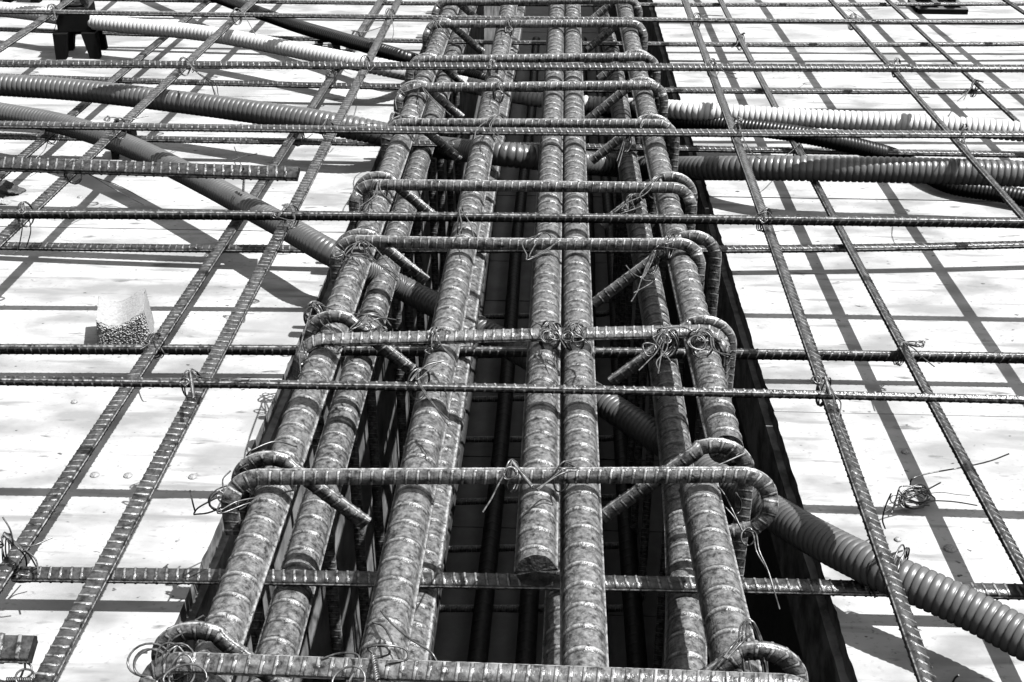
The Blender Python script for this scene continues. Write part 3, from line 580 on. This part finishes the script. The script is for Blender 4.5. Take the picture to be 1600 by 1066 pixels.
# nearest cap bar
zz = .118
tag(wires('tie_wire', [loop3(P(232, 1032, zz), Rt, np.array([0, .8, .5]), .0145, .012), loop3(P(236, 1036, zz), Rt, np.array([0, .8, .5]), .0105, .0095), loop3(P(234, 1036, zz), Rt, np.array([0, .8, .5]), .0112, .0098),
     wp([(262, 1022, zz), (264, 1000, .12), (280, 985, .12), (318, 962, .13)]), wp([(264, 1022, zz), (266, 1004, .12), (284, 990, .125), (300, 986, .125)]),
     loop3(P(275, 1045, zz), Rt, np.array([.2, .5, 1]), .012, .015), loop3(P(270, 1046, zz), Rt, np.array([-.2, .5, 1]), .010, .016), loop3(P(290, 1058, zz + .01), Rt, np.array([0, .8, .5]), .014, .008), loop3(P(278, 1036, zz), np.array([.7, .7, 0]), np.array([0, 0, 1]), .012, .014), loop3(P(284, 1050, zz + .008), Rt, np.array([0, .7, .6]), .008, .012)]),
    'big bright wire loops at the bottom left bend of the nearest stirrup', 'tie wire', TG)
tag(wires('tie_wire', twisted(P(583, 1022, .13), P(590, 1064, .135), turns=6, r=.0013) + [wp([(583, 1022, .13), (575, 1012, .135), (600, 1008, .14), (632, 1014, .135), (636, 1030, .13), (605, 1036, .13)]), wp([(583, 1022, .13), (590, 1010, .13), (606, 1012, .135), (608, 1022, .13), (590, 1028, .125)]),
     wp([(504, 1029, .13), (530, 1021, .132), (556, 1022, .134), (561, 1035, .135), (545, 1066, .135)]), wp([(595, 954, .12), (608, 970, .125), (640, 998, .128), (672, 1018, .13), (684, 1037, .125)]), wp([(582, 972, .115), (600, 980, .12), (614, 1005, .125), (624, 1030, .125)]), loop3(P(545, 1066, .135), Rt, np.array([0, .8, .5]), .010, .010)]),
    'bright twisted wire with wide curls on the nearest cap bar at the lone thick bar', 'tie wire', TG)
tag(wires('tie_wire', [wp([(1131, 1028, .13), (1142, 1012, .13), (1160, 992, .135)]), wp([(1135, 1030, .13), (1155, 1008, .13), (1175, 990, .135)]), loop3(P(1175, 1032, .118), Rt, np.array([-.2, .6, 1]), .007, .022), loop3(P(1179, 1034, .118), Rt, np.array([-.2, .6, 1]), .007, .024), loop3(P(1183, 1033, .118), Rt, np.array([-.2, .6, 1]), .006, .023)]),
    'wire wound round the right hook of the nearest stirrup', 'tie wire', TG)
# left/right regular ties holding stirrups on the thick bars
# loose coil on the right deck
coil = []
for k in range(7):
    c = P(1430 + rng.normal(0, 4), 776 + rng.normal(0, 3), .003 + .0013 * k); coil.append(loop3(c, Rt, np.array([rng.normal(0, .2), 1, rng.normal(0, .08)]), .0155 * rng.uniform(.6, 1.05), .0165 * rng.uniform(.5, 1.0), rng.uniform(0, 6), 1.0, .001))
coil += [wp([(1422, 758, .02), (1426, 748, .03), (1450, 740, .03), (1500, 731, .03), (1545, 721, .04), (1577, 709, .05)]), wp([(1450, 782, .012), (1490, 784, .010), (1527, 790, .008)]), wp([(1470, 754, .03), (1440, 770, .025), (1400, 790, .015), (1380, 802, .01)]), wp([(1404, 765, .02), (1400, 780, .01), (1393, 802, .004)]), wp([(1402, 770, .015), (1425, 785, .01), (1452, 790, .006)])]
tag(wires('wire_coil', coil, .0007), 'loose tangle of thin wire lying on the right deck beside the lower long bar', 'wire')
tag(wires('wire_offcut', [wp([(1383, 826, .003), (1379, 812, .03), (1384, 790, .06), (1393, 770, .08)])], .0007), 'short curved wire end standing above the right deck left of the loose tangle', 'wire')
tag(wires('wire_offcut', [wp([(1488, 1068, .01), (1492, 1060, .02), (1498, 1055, .025)])], .0008), 'wire tip poking up at the bottom edge of the right deck', 'wire')
tag(wires('wire_offcut', [wp([(366, 230, .012), (372, 245, .012), (378, 262, .01)]), wp([(362, 251, .012), (380, 245, .015), (402, 240, .02)])], .0007), 'crossed wire offcuts on the deck just behind the short thick bar', 'wire')
tag(wires('wire_offcut', [wp([(1372, 14, .01), (1340, 15, .02)]), wp([(1325, 14, .004), (1350, 30, .004)])], .0006), 'fine wire offcut on the far right deck', 'wire')

# ------------------------------------------------------------------ concrete spacer block with a saddle top
Yf = P(185, 547, 0)[1]
def block():
    root = bpy.data.objects.new('concrete_spacer', None); C.collection.objects.link(root)
    x0, x1 = P(158, 547, 0)[0], P(236, 547, 0)[0]; zc_ = PY(185, 509, Yf)[2]; wv = x1 - x0; dep = .062
    root.location = ((x0 + x1) / 2, Yf, 0); root.rotation_euler = (0, 0, R_(16))
    NX, NY, NZ = 22, 14, 10; V, F = [], []
    def top(u): return zc_ + .0045 + .0065 * ((2 * u - 1) ** 2) * (1 if u < .5 else 1.05) - .004 * math.sin(u * 5)
    def pt(u, v, t):
        z = t * top(u); X = (u - .5) * wv * (1 - .16 * (t - .5)); Y = v * dep
        return (X + rng.normal(0, .0003), Y + rng.normal(0, .0003), z)
    def grid(fn, a, b, flip):
        o = len(V)
        for i in range(a + 1):
            for j in range(b + 1): V.append(fn(i / a, j / b))
        for i in range(a):
            for j in range(b):
                q = [o + i * (b + 1) + j, o + (i + 1) * (b + 1) + j, o + (i + 1) * (b + 1) + j + 1, o + i * (b + 1) + j + 1]
                F.append(tuple(q[::-1] if flip else q))
    grid(lambda u, v: pt(u, v, 1), NX, NY, False)
    nF = len(F)
    grid(lambda v, t: pt(0, v, t), NY, NZ, True); grid(lambda v, t: pt(1, v, t), NY, NZ, False); grid(lambda u, t: pt(u, 1, t), NX, NZ, True)
    link('block_body', V, F, M_CONC, root, True)
    V.clear(); F.clear()
    def fr(u, t):
        p = pt(u, 0, t); e = min(u, 1 - u, t, 1 - t); k = min(1, e * 12)
        return (p[0], p[1] - k * rng.uniform(.000, .0035), p[2])
    grid(fr, 60, 44, False); link('broken_face', V, F, M_CONCR, root, False)
    tag(root, 'pale concrete spacer block with a saddle shaped top standing on the left deck', 'spacer block')
block()

# ------------------------------------------------------------------ black plastic bar chairs
def chair(px, py, hgt, wid, lab, rot=0.):
    root = bpy.data.objects.new('bar_chair', None); C.collection.objects.link(root); root.location = tuple(P(px, py, 0)); root.rotation_euler = (0, 0, R_(rot))
    hw = wid / 2
    def tap(xb, yb, xt, yt, zb_, zt_, wb, wt):
        v = []
        for (x, y, z, s) in ((xb, yb, zb_, wb), (xt, yt, zt_, wt)): v += [(x - s, y - s, z), (x + s, y - s, z), (x + s, y + s, z), (x - s, y + s, z)]
        return v, [(0, 3, 2, 1), (4, 5, 6, 7), (0, 1, 5, 4), (1, 2, 6, 5), (2, 3, 7, 6), (3, 0, 4, 7)]
    for sx in (-1, 1):
        for sy in (-1, 1):
            m = MB(); m.add(tap(sx * hw, sy * hw, sx * hw * .82, sy * hw * .82, 0, hgt * .50, wid * .15, wid * .22)); bevel(m.build('leg', M_CHAIR, root), .001)
    m = MB(); s = hw * .98
    m.box(-s, s, -s, -s * .72, hgt * .50, hgt * .95); m.box(-s, s, s * .72, s, hgt * .50, hgt * .95); m.box(-s, -s * .72, -s * .715, s * .715, hgt * .501, hgt * .949); m.box(s * .72, s, -s * .715, s * .715, hgt * .501, hgt * .949)
    m.box(-s * .71, s * .71, -s * .12, s * .12, hgt * .40, hgt * .93)
    bevel(m.build('frame_ring', M_CHAIR, root), .001)
    m = MB()
    for sx in (-1, 1): m.add(tap(sx * hw * .62, 0, sx * hw * .44, 0, hgt * .951, hgt * 1.25, wid * .1, wid * .06))
    m.box(-hw * .5, hw * .5, -hw * .35, hw * .35, hgt * .952, hgt * .97)
    bevel(m.build('bar_cradle', M_CHAIR, root), .001)
    tag(root, lab, 'bar chair', 'black plastic bar chairs')
chair(129, 84, .104, .066, 'black plastic four legged chair holding up the mesh at the top left', 8)
chair(200, 243, .050, .032, 'small black plastic chair half hidden under the third crossbar on the left', 5)
chair(512, 74, .030, .040, 'small black plastic chair behind the white conduit beside the black conduit', 10)
chair(44, -2, .104, .066, 'black plastic chair just cut by the top left edge of the photo', 0)
# flat slotted base plate top right
root = bpy.data.objects.new('slotted_chair_base', None); C.collection.objects.link(root); root.location = tuple(P(1464, 14, 0))
m = MB()
for y_ in (-.045, .0, .045): m.box(-.055, .055, y_ - .007, y_ + .007, 0, .012)
for x_ in (-.05, 0, .05): m.box(x_ - .007, x_ + .007, -.0375, -.0075, .0005, .0115); m.box(x_ - .007, x_ + .007, .0075, .0375, .0005, .0115)
bevel(m.build('base_grid', M_CHAIR, root), .001)
for x_ in (-.03, .03):
    m = MB(); m.box(x_ - .008, x_ + .008, -.006, .006, .0125, .09); bevel(m.build('leg', M_CHAIR, root), .001)
tag(root, 'black plastic chair with a slotted flat base at the top right', 'bar chair')

# clump of dirty mortar at the left edge
def lump(px, py, r, m, lab, cat, name):
    import bmesh
    bm = bmesh.new(); bmesh.ops.create_icosphere(bm, subdivisions=4, radius=1)
    ph = rng.uniform(0, 6, 6)
    for v in bm.verts:
        c = v.co; k = 1 + .22 * math.sin(3.1 * c.x + ph[0]) + .16 * math.sin(5.3 * c.y + ph[1]) + .12 * math.sin(7.7 * c.z + 4 * c.x + ph[2]) + .05 * math.sin(17 * c.x + 11 * c.y + ph[3]) + rng.normal(0, .012)
        v.co = (c.x * r * 1.3 * k, c.y * r * k, max(-.1 * r, c.z * r * .8 * k))
    me = bpy.data.meshes.new(name); bm.to_mesh(me); bm.free(); me.materials.append(m)
    o = bpy.data.objects.new(name, me); C.collection.objects.link(o); o.location = tuple(P(px, py, 0)); return tag(o, lab, cat)
lump(14, 302, .017, M_DARKWOOD, 'dark crusty clump of debris at the left edge behind the second upper crossbar', 'debris', 'debris_clump')
lump(2, 318, .009, M_CONC, 'small pale crumb of mortar at the left edge beside the dark clump', 'debris', 'mortar_crumb')
# ------------------------------------------------------------------ nail heads and chips
def disc(px, py, r, lab):
    n = 14; V = [(0, 0, .0012)]; F = []
    for k in range(n): a = 2 * math.pi * k / n; V += [(r * math.cos(a), r * math.sin(a), .0009), (r * 1.08 * math.cos(a), r * 1.08 * math.sin(a), -.0003)]
    for k in range(n): k2 = (k + 1) % n; F += [(0, 1 + 2 * k, 1 + 2 * k2), (1 + 2 * k, 2 + 2 * k, 2 + 2 * k2, 1 + 2 * k2)]
    o = link('nail_head', V, F, M_NAIL, None, True); o.location = tuple(P(px, py, .0008)); tag(o, lab, 'nail', 'nail heads in the deck')
disc(148, 742, .0042, 'left one of two nail heads side by side on the near left deck')
disc(200, 743, .0042, 'right one of two nail heads side by side on the near left deck')
disc(1484, 857, .0052, 'nail head alone on the near right deck')
disc(301, 745, .0040, 'faint nail head between the inner left long bar and the trench')
disc(116, 628, .0032, 'nail head just below the nearest upper crossbar on the left')
disc(1414, 706, .0034, 'nail head above the loose wire tangle')
disc(1403, 843, .003, 'small nail head beside the inner right long bar')
disc(125, 308, .0040, 'nail head beside the conduit shadow on the left deck')
